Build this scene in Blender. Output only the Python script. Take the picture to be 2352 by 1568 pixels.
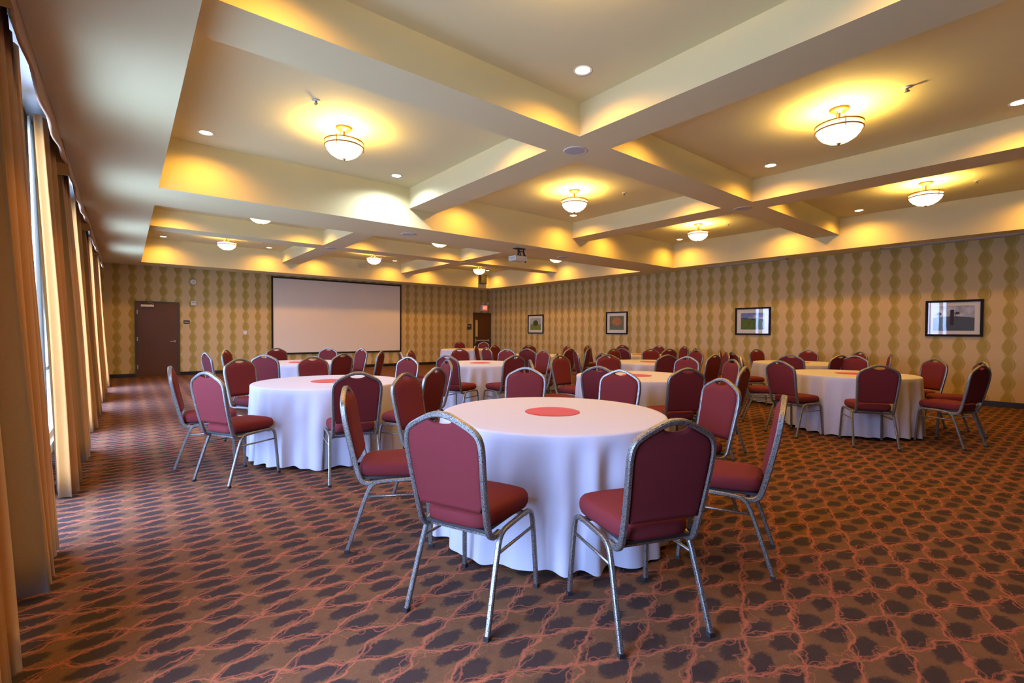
import bpy, bmesh, math, random
from mathutils import Vector, Matrix
PI = math.pi
sc = bpy.context.scene
C = sc.collection
for o in list(bpy.data.objects):
    bpy.data.objects.remove(o)

# ---------------------------------------------------------------- camera
YAW, PITCH, ROLL, FPX, CAMZ = 0.6791, -0.0207, 0.0063, 1100.06, 1.32
def make_camera():
    cd = bpy.data.cameras.new('camera'); cam = bpy.data.objects.new('camera', cd); C.objects.link(cam)
    cd.sensor_width = 36.0; cd.sensor_fit = 'HORIZONTAL'; cd.lens = 36.0 * FPX / 2352.0
    cd.clip_start = 0.05; cd.clip_end = 200
    cy, sy, cp, sp = math.cos(YAW), math.sin(YAW), math.cos(PITCH), math.sin(PITCH)
    f = Vector((sy*cp, cy*cp, sp)); r = Vector((cy, -sy, 0)); u = r.cross(f)
    c, s = math.cos(ROLL), math.sin(ROLL)
    r2 = r*c + u*s; u2 = u*c - r*s
    m = Matrix((r2, u2, -f)).transposed().to_4x4(); m.translation = Vector((0, 0, CAMZ))
    cam.matrix_world = m
    sc.camera = cam
make_camera()

# ---------------------------------------------------------------- world, exposure, light levels
sc.view_settings.view_transform = 'Standard'; sc.view_settings.look = 'None'
sc.view_settings.exposure = 0.0; sc.view_settings.gamma = 1.0
sc.view_settings.use_curve_mapping = False
sc.cycles.use_denoising = True
sc.cycles.max_bounces = 6; sc.cycles.diffuse_bounces = 4; sc.cycles.glossy_bounces = 3
sc.cycles.sample_clamp_indirect = 4.0
sc.cycles.caustics_reflective = False; sc.cycles.caustics_refractive = False
DAY = 15.5                 # daylight seen through the windows
CAN_W, CAN_COL = 74.0, (1.0, 0.47, 0.05)
COOL_W, COOL_COL = 170.0, (0.72, 0.82, 1.0)
BOWL_W, BOWL_COL = 100.0, (1.0, 0.64, 0.16)
BOWL_EMIT = 3.2
w = bpy.data.worlds.new('daylight'); sc.world = w; w.use_nodes = True
bg = w.node_tree.nodes['Background']; bg.inputs[1].default_value = DAY
_t = w.node_tree.nodes.new('ShaderNodeTexCoord'); _x = w.node_tree.nodes.new('ShaderNodeSeparateXYZ'); _r = w.node_tree.nodes.new('ShaderNodeValToRGB')
_m = w.node_tree.nodes.new('ShaderNodeMath'); _m.operation = 'MULTIPLY_ADD'; _m.inputs[1].default_value = 0.5; _m.inputs[2].default_value = 0.5
w.node_tree.links.new(_t.outputs['Generated'], _x.inputs[0]); w.node_tree.links.new(_x.outputs[2], _m.inputs[0]); w.node_tree.links.new(_m.outputs[0], _r.inputs[0]); w.node_tree.links.new(_r.outputs[0], bg.inputs[0])
_e = _r.color_ramp.elements                       # sunlit paving below the horizon, blue sky above it
_e[0].position = 0.46; _e[0].color = (0.46, 0.68, 1.20, 1); _e[1].position = 0.52; _e[1].color = (0.88, 1.27, 2.45, 1)

# ---------------------------------------------------------------- plan (metres)
H, H2, H3 = 3.086, 3.392, 3.738            # soffit, beam underside, coffer top
XL, XR = 0.335, 11.677                     # coffer bays, sides
BAYS = [(0.15, 7.457, 3.546, 4.053), (8.535, 15.942, 12.007, 12.565)]   # y0, y1, cross beam
BEAMX = [(3.765, 4.28), (7.72, 8.245)]
WX0, WX1, WY0, WY1 = -0.62, 12.413, -7.0, 16.767
WIN_Y = [1.48, 4.5, 7.5, 10.7, 13.6]
COLX = [(XL, BEAMX[0][0]), (BEAMX[0][1], BEAMX[1][0]), (BEAMX[1][1], XR)]
ROWY = [(0.15, 3.546), (4.053, 7.457), (8.535, 12.007), (12.565, 15.942)]

def win_portals():
    for y in WIN_Y:
        l = bpy.data.lights.new('window_daylight', 'AREA'); l.shape = 'RECTANGLE'; l.size = 1.7; l.size_y = 2.75
        l.cycles.is_portal = True
        o = bpy.data.objects.new('window_daylight', l); C.objects.link(o)
        o.location = (WX0 - 0.02, y, 1.49); o.rotation_euler = (PI/2, 0, -PI/2)   # -Z points into the room (+X)
win_portals()

# ---------------------------------------------------------------- node helpers
class E:
    """node maths written as expressions"""
    def __init__(s, nt, sock): s.nt, s.s = nt, sock
    def m(s, op, *a):
        n = s.nt.nodes.new('ShaderNodeMath'); n.operation = op
        for i, v in enumerate((s,) + a):
            if isinstance(v, E): s.nt.links.new(v.s, n.inputs[i])
            else: n.inputs[i].default_value = v
        return E(s.nt, n.outputs[0])
    def __add__(s, o): return s.m('ADD', o)
    def __sub__(s, o): return s.m('SUBTRACT', o)
    def __mul__(s, o): return s.m('MULTIPLY', o)
    def __truediv__(s, o): return s.m('DIVIDE', o)
    def frac(s): return s.m('FRACT')
    def abs(s): return s.m('ABSOLUTE')
    def cos(s): return s.m('COSINE')
    def lt(s, o): return s.m('LESS_THAN', o)
    def gt(s, o): return s.m('GREATER_THAN', o)
    def mx(s, o): return s.m('MAXIMUM', o)
    def mn(s, o): return s.m('MINIMUM', o)
    def pw(s, o): return s.m('POWER', o)
def smooth(x, a, b):
    n = x.nt.nodes.new('ShaderNodeMapRange'); n.interpolation_type = 'SMOOTHSTEP'
    x.nt.links.new(x.s, n.inputs[0]); n.inputs[1].default_value = a; n.inputs[2].default_value = b
    return E(x.nt, n.outputs[0])
def mixc(nt, f, a, b):
    n = nt.nodes.new('ShaderNodeMix'); n.data_type = 'RGBA'
    if isinstance(f, E): nt.links.new(f.s, n.inputs[0])
    else: n.inputs[0].default_value = f
    for i, v in ((6, a), (7, b)):
        if isinstance(v, (tuple, list)): n.inputs[i].default_value = (*v[:3], 1)
        else: nt.links.new(v, n.inputs[i])
    return n.outputs[2]
def noise(nt, scale, detail=2.0, vec=None, rough=0.5):
    n = nt.nodes.new('ShaderNodeTexNoise'); n.inputs['Scale'].default_value = scale
    n.inputs['Detail'].default_value = detail; n.inputs['Roughness'].default_value = rough
    if vec is not None: nt.links.new(vec, n.inputs['Vector'])
    return n
def objco(nt): return nt.nodes.new('ShaderNodeTexCoord').outputs['Object']
def worldpos(nt):
    g = nt.nodes.new('ShaderNodeNewGeometry'); x = nt.nodes.new('ShaderNodeSeparateXYZ')
    nt.links.new(g.outputs['Position'], x.inputs[0])
    return g.outputs['Position'], E(nt, x.outputs[0]), E(nt, x.outputs[1]), E(nt, x.outputs[2])
def bump(nt, b, height, strength, dist):
    n = nt.nodes.new('ShaderNodeBump'); n.inputs['Strength'].default_value = strength; n.inputs['Distance'].default_value = dist
    nt.links.new(height, n.inputs['Height']); nt.links.new(n.outputs[0], b.inputs['Normal'])
def mat(name, col=(0.5, 0.5, 0.5), rough=0.6, metal=0.0, spec=0.5, emit=None, estr=0.0):
    m = bpy.data.materials.new(name); m.use_nodes = True; nt = m.node_tree
    b = nt.nodes['Principled BSDF']
    b.inputs['Base Color'].default_value = (*col, 1); b.inputs['Roughness'].default_value = rough
    b.inputs['Metallic'].default_value = metal; b.inputs['Specular IOR Level'].default_value = spec
    if emit: b.inputs['Emission Color'].default_value = (*emit, 1); b.inputs['Emission Strength'].default_value = estr
    return m, nt, b
def fabric(name, col, dark, scale, rough=0.9, sheen=0.0, bstr=0.3, bdist=0.001):
    m, nt, b = mat(name, col, rough, spec=0.2)
    n = noise(nt, scale, 3, objco(nt))
    nt.links.new(mixc(nt, E(nt, n.outputs[0]), dark, col), b.inputs['Base Color'])
    b.inputs['Sheen Weight'].default_value = sheen
    bump(nt, b, n.outputs[0], bstr, bdist)
    return m

def m_carpet():
    m, nt, b = mat('patterned_carpet', rough=0.95, spec=0.1)
    pos, X, Y, Z = worldpos(nt)
    P, Q = 0.2295, 0.2285
    def warped(seed, amp, sc_):
        mp = nt.nodes.new('ShaderNodeMapping'); mp.inputs['Location'].default_value = (seed, seed*1.7, 0); nt.links.new(pos, mp.inputs[0])
        n = noise(nt, sc_, 3, mp.outputs[0]); s = nt.nodes.new('ShaderNodeSeparateColor'); nt.links.new(n.outputs[1], s.inputs[0])
        u = (X - 0.010)/P + (E(nt, s.outputs[0]) - 0.5)*amp
        v = (Y - 2.437)/Q + (E(nt, s.outputs[1]) - 0.5)*amp
        return u, v
    def lines(seed, amp, sc_, w0, w1, bow):
        u, v = warped(seed, amp, sc_)
        wv = (u*(2*PI)).m('SINE')*bow
        a = (v + u*0.5 + wv).frac(); c = (v - u*0.5 - wv).frac()
        da = a.mn((a*-1.0)+1.0); dc = c.mn((c*-1.0)+1.0)
        return (smooth(da.mn(dc), w0, w1)*-1.0)+1.0
    L = lines(0, 0.50, 9, 0.008, 0.048, 0.055)
    L = L.mx(lines(3, 0.62, 8, 0.004, 0.030, -0.05)*0.7).mx(lines(7, 0.80, 10, 0.003, 0.026, 0.09)*0.6).mx(lines(13, 0.65, 14, 0.003, 0.022, 0.0)*0.5)
    u, v = warped(11, 0.32, 8)
    uf = u.frac() - 0.5; vf = (v*2.0 + 0.5).frac() - 0.5
    r = ((uf/0.41).pw(2.0) + (vf/0.41).pw(2.0))
    nf = noise(nt, 420, 2, pos); ns = noise(nt, 11, 5, pos, 0.65); nm = noise(nt, 55, 4, pos, 0.6)
    oval = (smooth(r + (E(nt, nm.outputs[0]) - 0.5)*1.5, 0.6, 1.25)*-1.0)+1.0
    base = mixc(nt, E(nt, ns.outputs[0]), (0.112, 0.052, 0.027), (0.245, 0.120, 0.050))
    base = mixc(nt, oval*0.86, base, (0.036, 0.028, 0.028))
    col = mixc(nt, L*0.74, base, (0.50, 0.150, 0.072))
    fib = smooth(E(nt, nf.outputs[0]), 0.3, 0.7)
    col = mixc(nt, fib*0.55, col, (0.012, 0.008, 0.006))
    nt.links.new(col, b.inputs['Base Color'])
    bump(nt, b, nf.outputs[0], 0.5, 0.004)
    return m
def m_wallpaper(name, axis, per, phase):
    m, nt, b = mat(name, rough=0.75, spec=0.25)
    pos, X, Y, Z = worldpos(nt)
    S = X if axis == 'x' else Y
    sgn = 1.0 if axis == 'x' else -1.0
    u = (((S - phase)/per + 0.5).frac() - 0.5)*per*sgn
    ph = (Z - 1.093)*(PI/0.3255)
    leafw = ph.cos().abs().pw(1.15)*0.066 + 0.006
    c2 = (ph*2.0).cos()
    leaf = (smooth(u.abs() - leafw, -0.003, 0.003)*-1.0)+1.0
    bandr = (smooth(u - (c2*0.026 + 0.092), -0.004, 0.004)*-1.0)+1.0
    bandl = smooth(u + (c2*0.024 + 0.062), -0.004, 0.004)
    band = bandr*bandl
    line2 = (smooth(((u - 0.014) - leafw*1.12).abs(), 0.003, 0.008)*-1.0)+1.0
    line3 = (smooth(((u + 0.002)*-1.0 - leafw*0.35).abs(), 0.003, 0.008)*-1.0)+1.0
    n = noise(nt, 30, 3, pos)
    base = mixc(nt, E(nt, n.outputs[0]), (0.56, 0.40, 0.185), (0.62, 0.45, 0.215))
    col = mixc(nt, band*0.85, base, (0.47, 0.34, 0.09))
    col = mixc(nt, leaf*0.75, col, (0.35, 0.25, 0.048))
    col = mixc(nt, line2*0.6, col, (0.27, 0.18, 0.035))
    col = mixc(nt, line3*leaf*0.35, col, (0.40, 0.27, 0.07))
    nt.links.new(col, b.inputs['Base Color'])
    return m
def m_plain(name, col, rough=0.7, amp=0.06, scale=3.0, **k):
    m, nt, b = mat(name, col, rough, **k)
    n = noise(nt, scale, 4, worldpos(nt)[0])
    nt.links.new(mixc(nt, E(nt, n.outputs[0]), tuple(c*(1-amp) for c in col), tuple(min(1, c*(1+amp)) for c in col)), b.inputs['Base Color'])
    return m
def m_hammered():
    m, nt, b = mat('hammered_pewter', (0.2, 0.2, 0.18), 0.38, 0.75)
    n = noise(nt, 420, 2, objco(nt))
    f = smooth(E(nt, n.outputs[0]), 0.40, 0.58)
    nt.links.new(mixc(nt, f, (0.035, 0.035, 0.03), (0.40, 0.39, 0.35)), b.inputs['Base Color'])
    bump(nt, b, n.outputs[0], 0.35, 0.001)
    return m
def m_wood(name, a, c):
    m, nt, b = mat(name, a, 0.42)
    mp = nt.nodes.new('ShaderNodeMapping'); mp.inputs['Scale'].default_value = (14, 14, 0.8); nt.links.new(objco(nt), mp.inputs[0])
    n = noise(nt, 2.0, 6, mp.outputs[0], 0.6)
    nt.links.new(mixc(nt, E(nt, n.outputs[0]), a, c), b.inputs['Base Color'])
    return m
def m_sheer(name, col, tr):
    m = bpy.data.materials.new(name); m.use_nodes = True; nt = m.node_tree; nt.nodes.clear()
    o = nt.nodes.new('ShaderNodeOutputMaterial'); d = nt.nodes.new('ShaderNodeBsdfDiffuse'); t = nt.nodes.new('ShaderNodeBsdfTranslucent')
    n = noise(nt, 60, 3, objco(nt)); c = mixc(nt, E(nt, n.outputs[0]), tuple(x*0.9 for x in col), col)
    nt.links.new(c, d.inputs[0]); nt.links.new(c, t.inputs[0])
    x = nt.nodes.new('ShaderNodeMixShader'); x.inputs[0].default_value = tr
    nt.links.new(d.outputs[0], x.inputs[1]); nt.links.new(t.outputs[0], x.inputs[2]); nt.links.new(x.outputs[0], o.inputs[0])
    return m
def m_glass(name, refl=1.0):
    m = bpy.data.materials.new(name); m.use_nodes = True; nt = m.node_tree; nt.nodes.clear()
    o = nt.nodes.new('ShaderNodeOutputMaterial'); t = nt.nodes.new('ShaderNodeBsdfTransparent'); g = nt.nodes.new('ShaderNodeBsdfGlossy')
    g.inputs['Roughness'].default_value = 0.02; n = noise(nt, 2, 1, objco(nt))
    nt.links.new(mixc(nt, E(nt, n.outputs[0]), (0.97, 0.98, 0.98), (1, 1, 1)), t.inputs[0])
    f = nt.nodes.new('ShaderNodeLayerWeight'); f.inputs[0].default_value = 0.5
    x = nt.nodes.new('ShaderNodeMixShader'); k = (E(nt, f.outputs[1]).pw(5.0)*0.85 + 0.03)*refl
    nt.links.new(k.s, x.inputs[0]); nt.links.new(t.outputs[0], x.inputs[1]); nt.links.new(g.outputs[0], x.inputs[2]); nt.links.new(x.outputs[0], o.inputs[0])
    return m
def m_glow(name, col, strength):
    m, nt, b = mat(name, (0.85, 0.82, 0.75), 0.5, emit=col, estr=strength)
    n = noise(nt, 8, 2, objco(nt))
    nt.links.new(mixc(nt, E(nt, n.outputs[0]), tuple(c*0.96 for c in col), col), b.inputs['Emission Color'])
    return m

M = {}
M['carpet'] = m_carpet()
M['paper_back'] = m_wallpaper('wallpaper_far', 'x', 0.3435, 0.145)
M['paper_right'] = m_wallpaper('wallpaper_side', 'y', 0.3345, 5.119)
M['paint'] = m_plain('cream_ceiling_paint', (0.77, 0.675, 0.36), 0.8, 0.03, 1.2)
M['plaster'] = m_plain('beige_wall_paint', (0.55, 0.45, 0.30), 0.8)
M['burgundy'] = fabric('burgundy_upholstery', (0.165, 0.021, 0.023), (0.083, 0.009, 0.010), 330, 0.85, 0.0, 0.5, 0.0008)
M['frame'] = m_hammered()
M['cap'] = m_plain('black_plastic', (0.02, 0.02, 0.02), 0.5, 0.2, 40)
M['linen'] = fabric('white_table_linen', (0.54, 0.54, 0.60), (0.50, 0.50, 0.56), 900, 0.85, 0.0, 0.1, 0.0004)
M['redcloth'] = fabric('red_felt', (0.50, 0.045, 0.008), (0.40, 0.030, 0.005), 60, 0.85, 0.1, 0.2, 0.0008)
M['drape'] = fabric('rust_drapery', (0.40, 0.175, 0.030), (0.31, 0.125, 0.020), 160, 0.7, 0.3, 0.25, 0.0006)
M['lining'] = m_sheer('white_curtain_lining', (0.80, 0.80, 0.72), 0.35)
M['sheer'] = m_sheer('sheer_voile', (0.92, 0.93, 0.86), 0.72)
M['doorwood'] = m_wood('dark_cherry_wood', (0.070, 0.022, 0.003), (0.11, 0.036, 0.006))
M['doorframe'] = m_plain('dark_bronze_paint', (0.045, 0.033, 0.018), 0.5, 0.1)
M['black'] = m_plain('black_trim', (0.010, 0.008, 0.009), 0.4, 0.1)
M['picframe'] = m_plain('black_picture_moulding', (0.012, 0.009, 0.008), 0.7, 0.1, spec=0.15)
M['steel'] = m_plain('brushed_steel', (0.62, 0.58, 0.50), 0.32, 0.08, 50, metal=0.9)
M['white'] = m_plain('white_plastic', (0.72, 0.68, 0.58), 0.5, 0.03)
M['screen'] = m_plain('matte_screen_fabric', (0.78, 0.70, 0.56), 0.9, 0.02)
M['bronze'] = m_plain('antique_brass', (0.50, 0.24, 0.06), 0.4, 0.1, 30, metal=0.7)
M['bowl'] = m_glow('glowing_alabaster_glass', (1.0, 0.78, 0.40), BOWL_EMIT)
M['can'] = m_glow('lit_downlight_lens', (1.0, 0.82, 0.52), 9.0)
M['coolcan'] = m_glow('lit_cool_downlight_lens', (0.75, 0.86, 1.0), 14.0)
M['glass'] = m_glass('picture_glass', 0.8)
M['pane'] = m_glass('window_glass', 1.0)
M['winframe'] = m_plain('white_window_frame', (0.65, 0.65, 0.62), 0.5, 0.03)
M['grille'] = m_plain('speaker_grille', (0.50, 0.48, 0.42), 0.8, 0.1, 300)
M['spkbox'] = m_plain('dark_speaker_cabinet', (0.035, 0.028, 0.008), 0.6, 0.2, 60)
M['matboard'] = m_plain('cream_mat_board', (0.74, 0.70, 0.60), 0.9, 0.02)
M['slot'] = m_plain('dark_metal_slot', (0.10, 0.085, 0.04), 0.7, 0.1, 30)  # dark metal colour of the air diffuser slots

# ---------------------------------------------------------------- mesh helpers
def link(name, bm, m, parent=None, smooth_=False, mods=None):
    me = bpy.data.meshes.new(name); bmesh.ops.recalc_face_normals(bm, faces=bm.faces[:]) if not mods or 'keep' not in mods else None
    bm.to_mesh(me); bm.free()
    for x in (m if isinstance(m, (list, tuple)) else [m]): me.materials.append(x)
    if smooth_:
        for p in me.polygons: p.use_smooth = True
    o = bpy.data.objects.new(name, me); C.objects.link(o)
    if parent is not None: o.parent = parent
    return o
def box(bm, x0, x1, y0, y1, z0, z1, bev=0.0):
    r = bmesh.ops.create_cube(bm, size=1.0, matrix=Matrix.Translation(((x0+x1)/2, (y0+y1)/2, (z0+z1)/2)) @ Matrix.Diagonal((abs(x1-x0), abs(y1-y0), abs(z1-z0), 1)))
    if bev > 0:
        es = list({e for v in r['verts'] for e in v.link_edges})
        bmesh.ops.bevel(bm, geom=es, offset=bev, segments=2, affect='EDGES', profile=0.6)
def bx(name, dims, m, parent=None, bev=0.0):
    bm = bmesh.new(); box(bm, *dims, bev); return link(name, bm, m, parent)
def lathe(bm, prof, n=32, cx=0, cy=0, caps=True):
    rings = []
    for r, z in prof:
        if r < 1e-5: rings.append([bm.verts.new((cx, cy, z))])
        else: rings.append([bm.verts.new((cx + r*math.cos(2*PI*i/n), cy + r*math.sin(2*PI*i/n), z)) for i in range(n)])
    for a, b in zip(rings, rings[1:]):
        for i in range(n):
            j = (i+1) % n
            if len(a) == 1 and len(b) > 1: bm.faces.new((a[0], b[j], b[i]))
            elif len(b) == 1 and len(a) > 1: bm.faces.new((a[i], a[j], b[0]))
            elif len(a) > 1: bm.faces.new((a[i], a[j], b[j], b[i]))
def spline(pts, sub=5):
    P = [Vector(p) for p in pts]; out = []
    for i in range(len(P)-1):
        p0 = P[max(i-1, 0)]; p1 = P[i]; p2 = P[i+1]; p3 = P[min(i+2, len(P)-1)]
        for k in range(sub):
            t = k/sub
            out.append(0.5*((2*p1) + (p2-p0)*t + (2*p0-5*p1+4*p2-p3)*t*t + (3*p1-p0-3*p2+p3)*t**3))
    out.append(P[-1]); return out
def sweep(bm, pts, prof, up=Vector((0, 0, 1)), cap=True):
    """prof: 2D outline swept along pts"""
    rings = []; prev = None
    for i, p in enumerate(pts):
        t = (pts[min(i+1, len(pts)-1)] - pts[max(i-1, 0)]).normalized()
        if prev is None:
            s = t.cross(up)
            if s.length < 1e-3: s = t.cross(Vector((0, 1, 0)))
            s.normalize()
        else:
            s = (prev - t*prev.dot(t)).normalized()
        prev = s; n = s.cross(t)
        rings.append([bm.verts.new(p + s*a + n*b) for a, b in prof])
    k = len(prof)
    for a, b in zip(rings, rings[1:]):
        for i in range(k): bm.faces.new((a[i], a[(i+1) % k], b[(i+1) % k], b[i]))
    if cap: bm.faces.new(rings[0]); bm.faces.new(rings[-1][::-1])
def rrect(w_, h_, c=0.3):
    a, b = w_/2, h_/2; k = min(a, b)*c
    return [(a-k, b), (-a+k, b), (-a, b-k), (-a, -b+k), (-a+k, -b), (a-k, -b), (a, -b+k), (a, b-k)]
def circ(r, n=10): return [(r*math.cos(2*PI*i/n), r*math.sin(2*PI*i/n)) for i in range(n)]
def extrude_poly(bm, pts, z0, z1):
    a = [bm.verts.new((x, y, z0)) for x, y in pts]; b = [bm.verts.new((x, y, z1)) for x, y in pts]
    bm.faces.new(a); bm.faces.new(b[::-1]); n = len(pts)
    for i in range(n): bm.faces.new((a[i], a[(i+1) % n], b[(i+1) % n], b[i]))
def empty(name, loc=(0, 0, 0), rz=0.0):
    o = bpy.data.objects.new(name, None); C.objects.link(o); o.location = loc; o.rotation_euler = (0, 0, rz); o.empty_display_size = 0.1
    return o
def tag(o, label, cat, group=None, kind=None):
    o['label'] = label; o['category'] = cat
    if group: o['group'] = group
    if kind: o['kind'] = kind
    return o
def structure(o): o['kind'] = 'structure'; return o
def dup(o, parent=None):
    c = o.copy(); C.objects.link(c)
    if parent is not None: c.parent = parent
    for ch in list(o.children): dup(ch, c)
    return c
# ================================================================ the room
structure(bx('floor', (WX0, WX1, WY0, WY1, -0.10, 0.0), M['carpet']))
structure(bx('wall_back', (WX0-0.2, WX1+0.2, WY1, WY1+0.15, -0.1, H3+0.2), M['paper_back']))
structure(bx('wall_right', (WX1, WX1+0.15, WY0-0.2, WY1+0.2, -0.1, H3+0.2), M['paper_right']))
structure(bx('wall_front', (WX0-0.2, WX1+0.2, WY0-0.15, WY0, -0.1, H3+0.2), M['plaster']))
WHW, WZ0, WZ1 = 0.90, 0.10, 2.88
def left_wall():
    bm = bmesh.new(); t = 0.16; x0, x1 = WX0-t, WX0
    box(bm, x0, x1, WY0-0.2, WY1+0.2, -0.1, WZ0); box(bm, x0, x1, WY0-0.2, WY1+0.2, WZ1, H3+0.2)
    ys = [WY0-0.2] + [v for c in WIN_Y for v in (c-WHW, c+WHW)] + [WY1+0.2]
    for a, b in zip(ys[0::2], ys[1::2]): box(bm, x0, x1, a, b, WZ0, WZ1)
    structure(link('wall_left', bm, M['plaster']))
left_wall()
def window(i, y):
    bm = bmesh.new(); x0, x1 = WX0-0.12, WX0-0.05; f = 0.055
    box(bm, x0, x1, y-WHW, y+WHW, WZ0, WZ0+f); box(bm, x0, x1, y-WHW, y+WHW, WZ1-f, WZ1)
    box(bm, x0, x1, y-WHW, y-WHW+f, WZ0+f, WZ1-f); box(bm, x0, x1, y+WHW-f, y+WHW, WZ0+f, WZ1-f)
    box(bm, x0+0.01, x1-0.01, y-0.02, y+0.02, WZ0+f, WZ1-f); box(bm, x0+0.01, x1-0.01, y-WHW+f, y+WHW-f, 0.86, 0.90)
    o = structure(link('window_%d' % i, bm, M['winframe']))
    bx('glass_pane', (x0+0.032, x0+0.038, y-WHW+f, y+WHW-f, WZ0+f, WZ1-f), M['pane'], o)
for i, y in enumerate(WIN_Y): window(i+1, y)

def ceiling():
    bm = bmesh.new(); T = H3+0.16
    box(bm, WX0, WX1, WY0, WY1, H3, T)
    box(bm, WX0, XL, WY0, WY1, H, H3); box(bm, XR, WX1, WY0, WY1, H, H3)
    box(bm, XL, XR, WY0, BAYS[0][0], H, H3); box(bm, XL, XR, BAYS[0][1], BAYS[1][0], H, H3); box(bm, XL, XR, BAYS[1][1], WY1, H, H3)
    for y0, y1, a, b in BAYS:
        box(bm, XL, XR, a, b, H2, H3)
        for p, q in BEAMX:
            box(bm, p, q, y0, a, H2, H3); box(bm, p, q, b, y1, H2, H3)
    structure(link('ceiling', bm, M['paint']))
ceiling()
structure(bx('baseboard_right', (WX1-0.014, WX1, WY0, WY1, 0.0, 0.10), M['black']))
D1, D2 = (0.205, 1.215), (11.42, 12.33)
def back_base():
    bm = bmesh.new()
    for a, b in ((WX0, D1[0]), (D1[1], D2[0]), (D2[1], WX1-0.014)): box(bm, a, b, WY1-0.014, WY1, 0.0, 0.10)
    structure(link('baseboard_back', bm, M['black']))
back_base()
def door(i, x0, x1, top):
    f = 0.05; y = WY1
    bm = bmesh.new()
    box(bm, x0, x0+f, y-0.035, y, 0, top); box(bm, x1-f, x1, y-0.035, y, 0, top); box(bm, x0+f, x1-f, y-0.035, y, top-f, top)
    fr = structure(link('door_%d' % i, bm, M['doorframe']))
    bm = bmesh.new()
    if i == 1: box(bm, x0+f, x1-f, y-0.022, y, 0.008, top-f)
    else:
        a, b, za, zb = x0+f+0.055, x0+f+0.175, 1.10, 1.80
        box(bm, x0+f, a, y-0.022, y, 0.008, top-f); box(bm, b, x1-f, y-0.022, y, 0.008, top-f)
        box(bm, a, b, y-0.022, y, 0.008, za); box(bm, a, b, y-0.022, y, zb, top-f)
    slab = link('door_leaf', bm, M['doorwood'], fr)
    if i == 1:
        for z in (0.28, 1.05, 1.80): bx('hinge', (x0+f-0.012, x0+f+0.012, y-0.042, y-0.022, z-0.055, z+0.055), M['steel'], fr)
        c = bx('door_closer', (x0+0.13, x0+0.42, y-0.085, y-0.022, top-0.155, top-0.095), M['white'], fr, 0.006)
        bm = bmesh.new(); sweep(bm, [Vector((x0+0.36, y-0.06, top-0.09)), Vector((x0+0.40, y-0.12, top-0.06)), Vector((x0+0.30, y-0.045, top-0.02))], rrect(0.02, 0.008)); link('closer_arm', bm, M['steel'], c)
        bm = bmesh.new()
        bmesh.ops.create_cone(bm, cap_ends=True, segments=20, radius1=0.032, radius2=0.028, depth=0.02, matrix=Matrix.Translation((x1-0.115, y-0.032, 0.98)) @ Matrix.Rotation(PI/2, 4, 'X'))
        h_ = link('door_handle', bm, M['steel'], slab)
        bm = bmesh.new(); sweep(bm, spline([(x1-0.115, y-0.035, 0.98), (x1-0.115, y-0.075, 0.98), (x1-0.135, y-0.088, 0.98), (x1-0.235, y-0.088, 0.975)], 4), circ(0.011, 8)); link('lever', bm, M['steel'], h_, True)
    else:
        bx('vision_panel', (a, b, y-0.016, y-0.008, za, zb), m_plain('wired_glass_painted_backlight', (0.62, 0.52, 0.16), 0.2, 0.1), slab)  # opaque pane; the light behind it is painted in as yellow base colour
        p = bx('panic_bar', (x0+0.10, x1-0.17, y-0.085, y-0.045, 0.90, 0.965), M['steel'], slab, 0.006)
        bx('latch_case', (x0+0.06, x0+0.10, y-0.09, y-0.022, 0.82, 1.02), M['steel'], slab, 0.004)
        bx('latch_case', (x1-0.17, x1-0.13, y-0.09, y-0.022, 0.88, 0.985), M['steel'], slab, 0.004)
door(1, D1[0], D1[1], 2.10); door(2, D2[0], D2[1], 2.11)

# ================================================================ curtains
def drape_mesh(y0, y1, folds, seed, xt, xb, amp, z0, z1, m, name, parent, flare=0.0, rowdie=0.0):
    rnd = random.Random(seed); n = folds*10; rows = 14
    ph = rnd.random()*6; jit = [rnd.uniform(0.65, 1.25) for _ in range(folds+3)]; sh = [rnd.uniform(-0.25, 0.25) for _ in range(folds+3)]
    bm = bmesh.new(); grid = []
    for r in range(rows+1):
        t = r/rows; z = z0 + (z1-z0)*t
        row = []
        for i in range(n+1):
            s = i/n; k = s*folds; kk = int(k)
            a = amp*jit[kk]*(0.75 + 0.45*(1-t))
            wob = 0.012*math.sin(5*t + kk*1.3 + ph)
            y = y0 + (y1-y0)*s + flare*(s-0.5)*(1-t)**2 + 0.3*(y1-y0)/folds*math.sin(2*PI*k + 0.8)*0.5 + wob*(1-t)
            x = xt*t + xb*(1-t) + a*math.cos(2*PI*(k + sh[kk]*0.3*math.sin(PI*(k-kk)))) + 0.5*wob
            zz = z
            row.append(bm.verts.new((x, y, zz)))
        grid.append(row)
    for a, b in zip(grid, grid[1:]):
        for i in range(n): bm.faces.new((a[i], a[i+1], b[i+1], b[i]))
    o = link(name, bm, m, parent, True, mods=('keep',))
    sm = o.modifiers.new('thickness', 'SOLIDIFY'); sm.thickness = 0.004; sm.offset = 0
    return o
CUR = ['nearest the camera', 'of the second window from the camera', 'of the third window from the camera', 'of the farthest window beside the wooden door']
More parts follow.
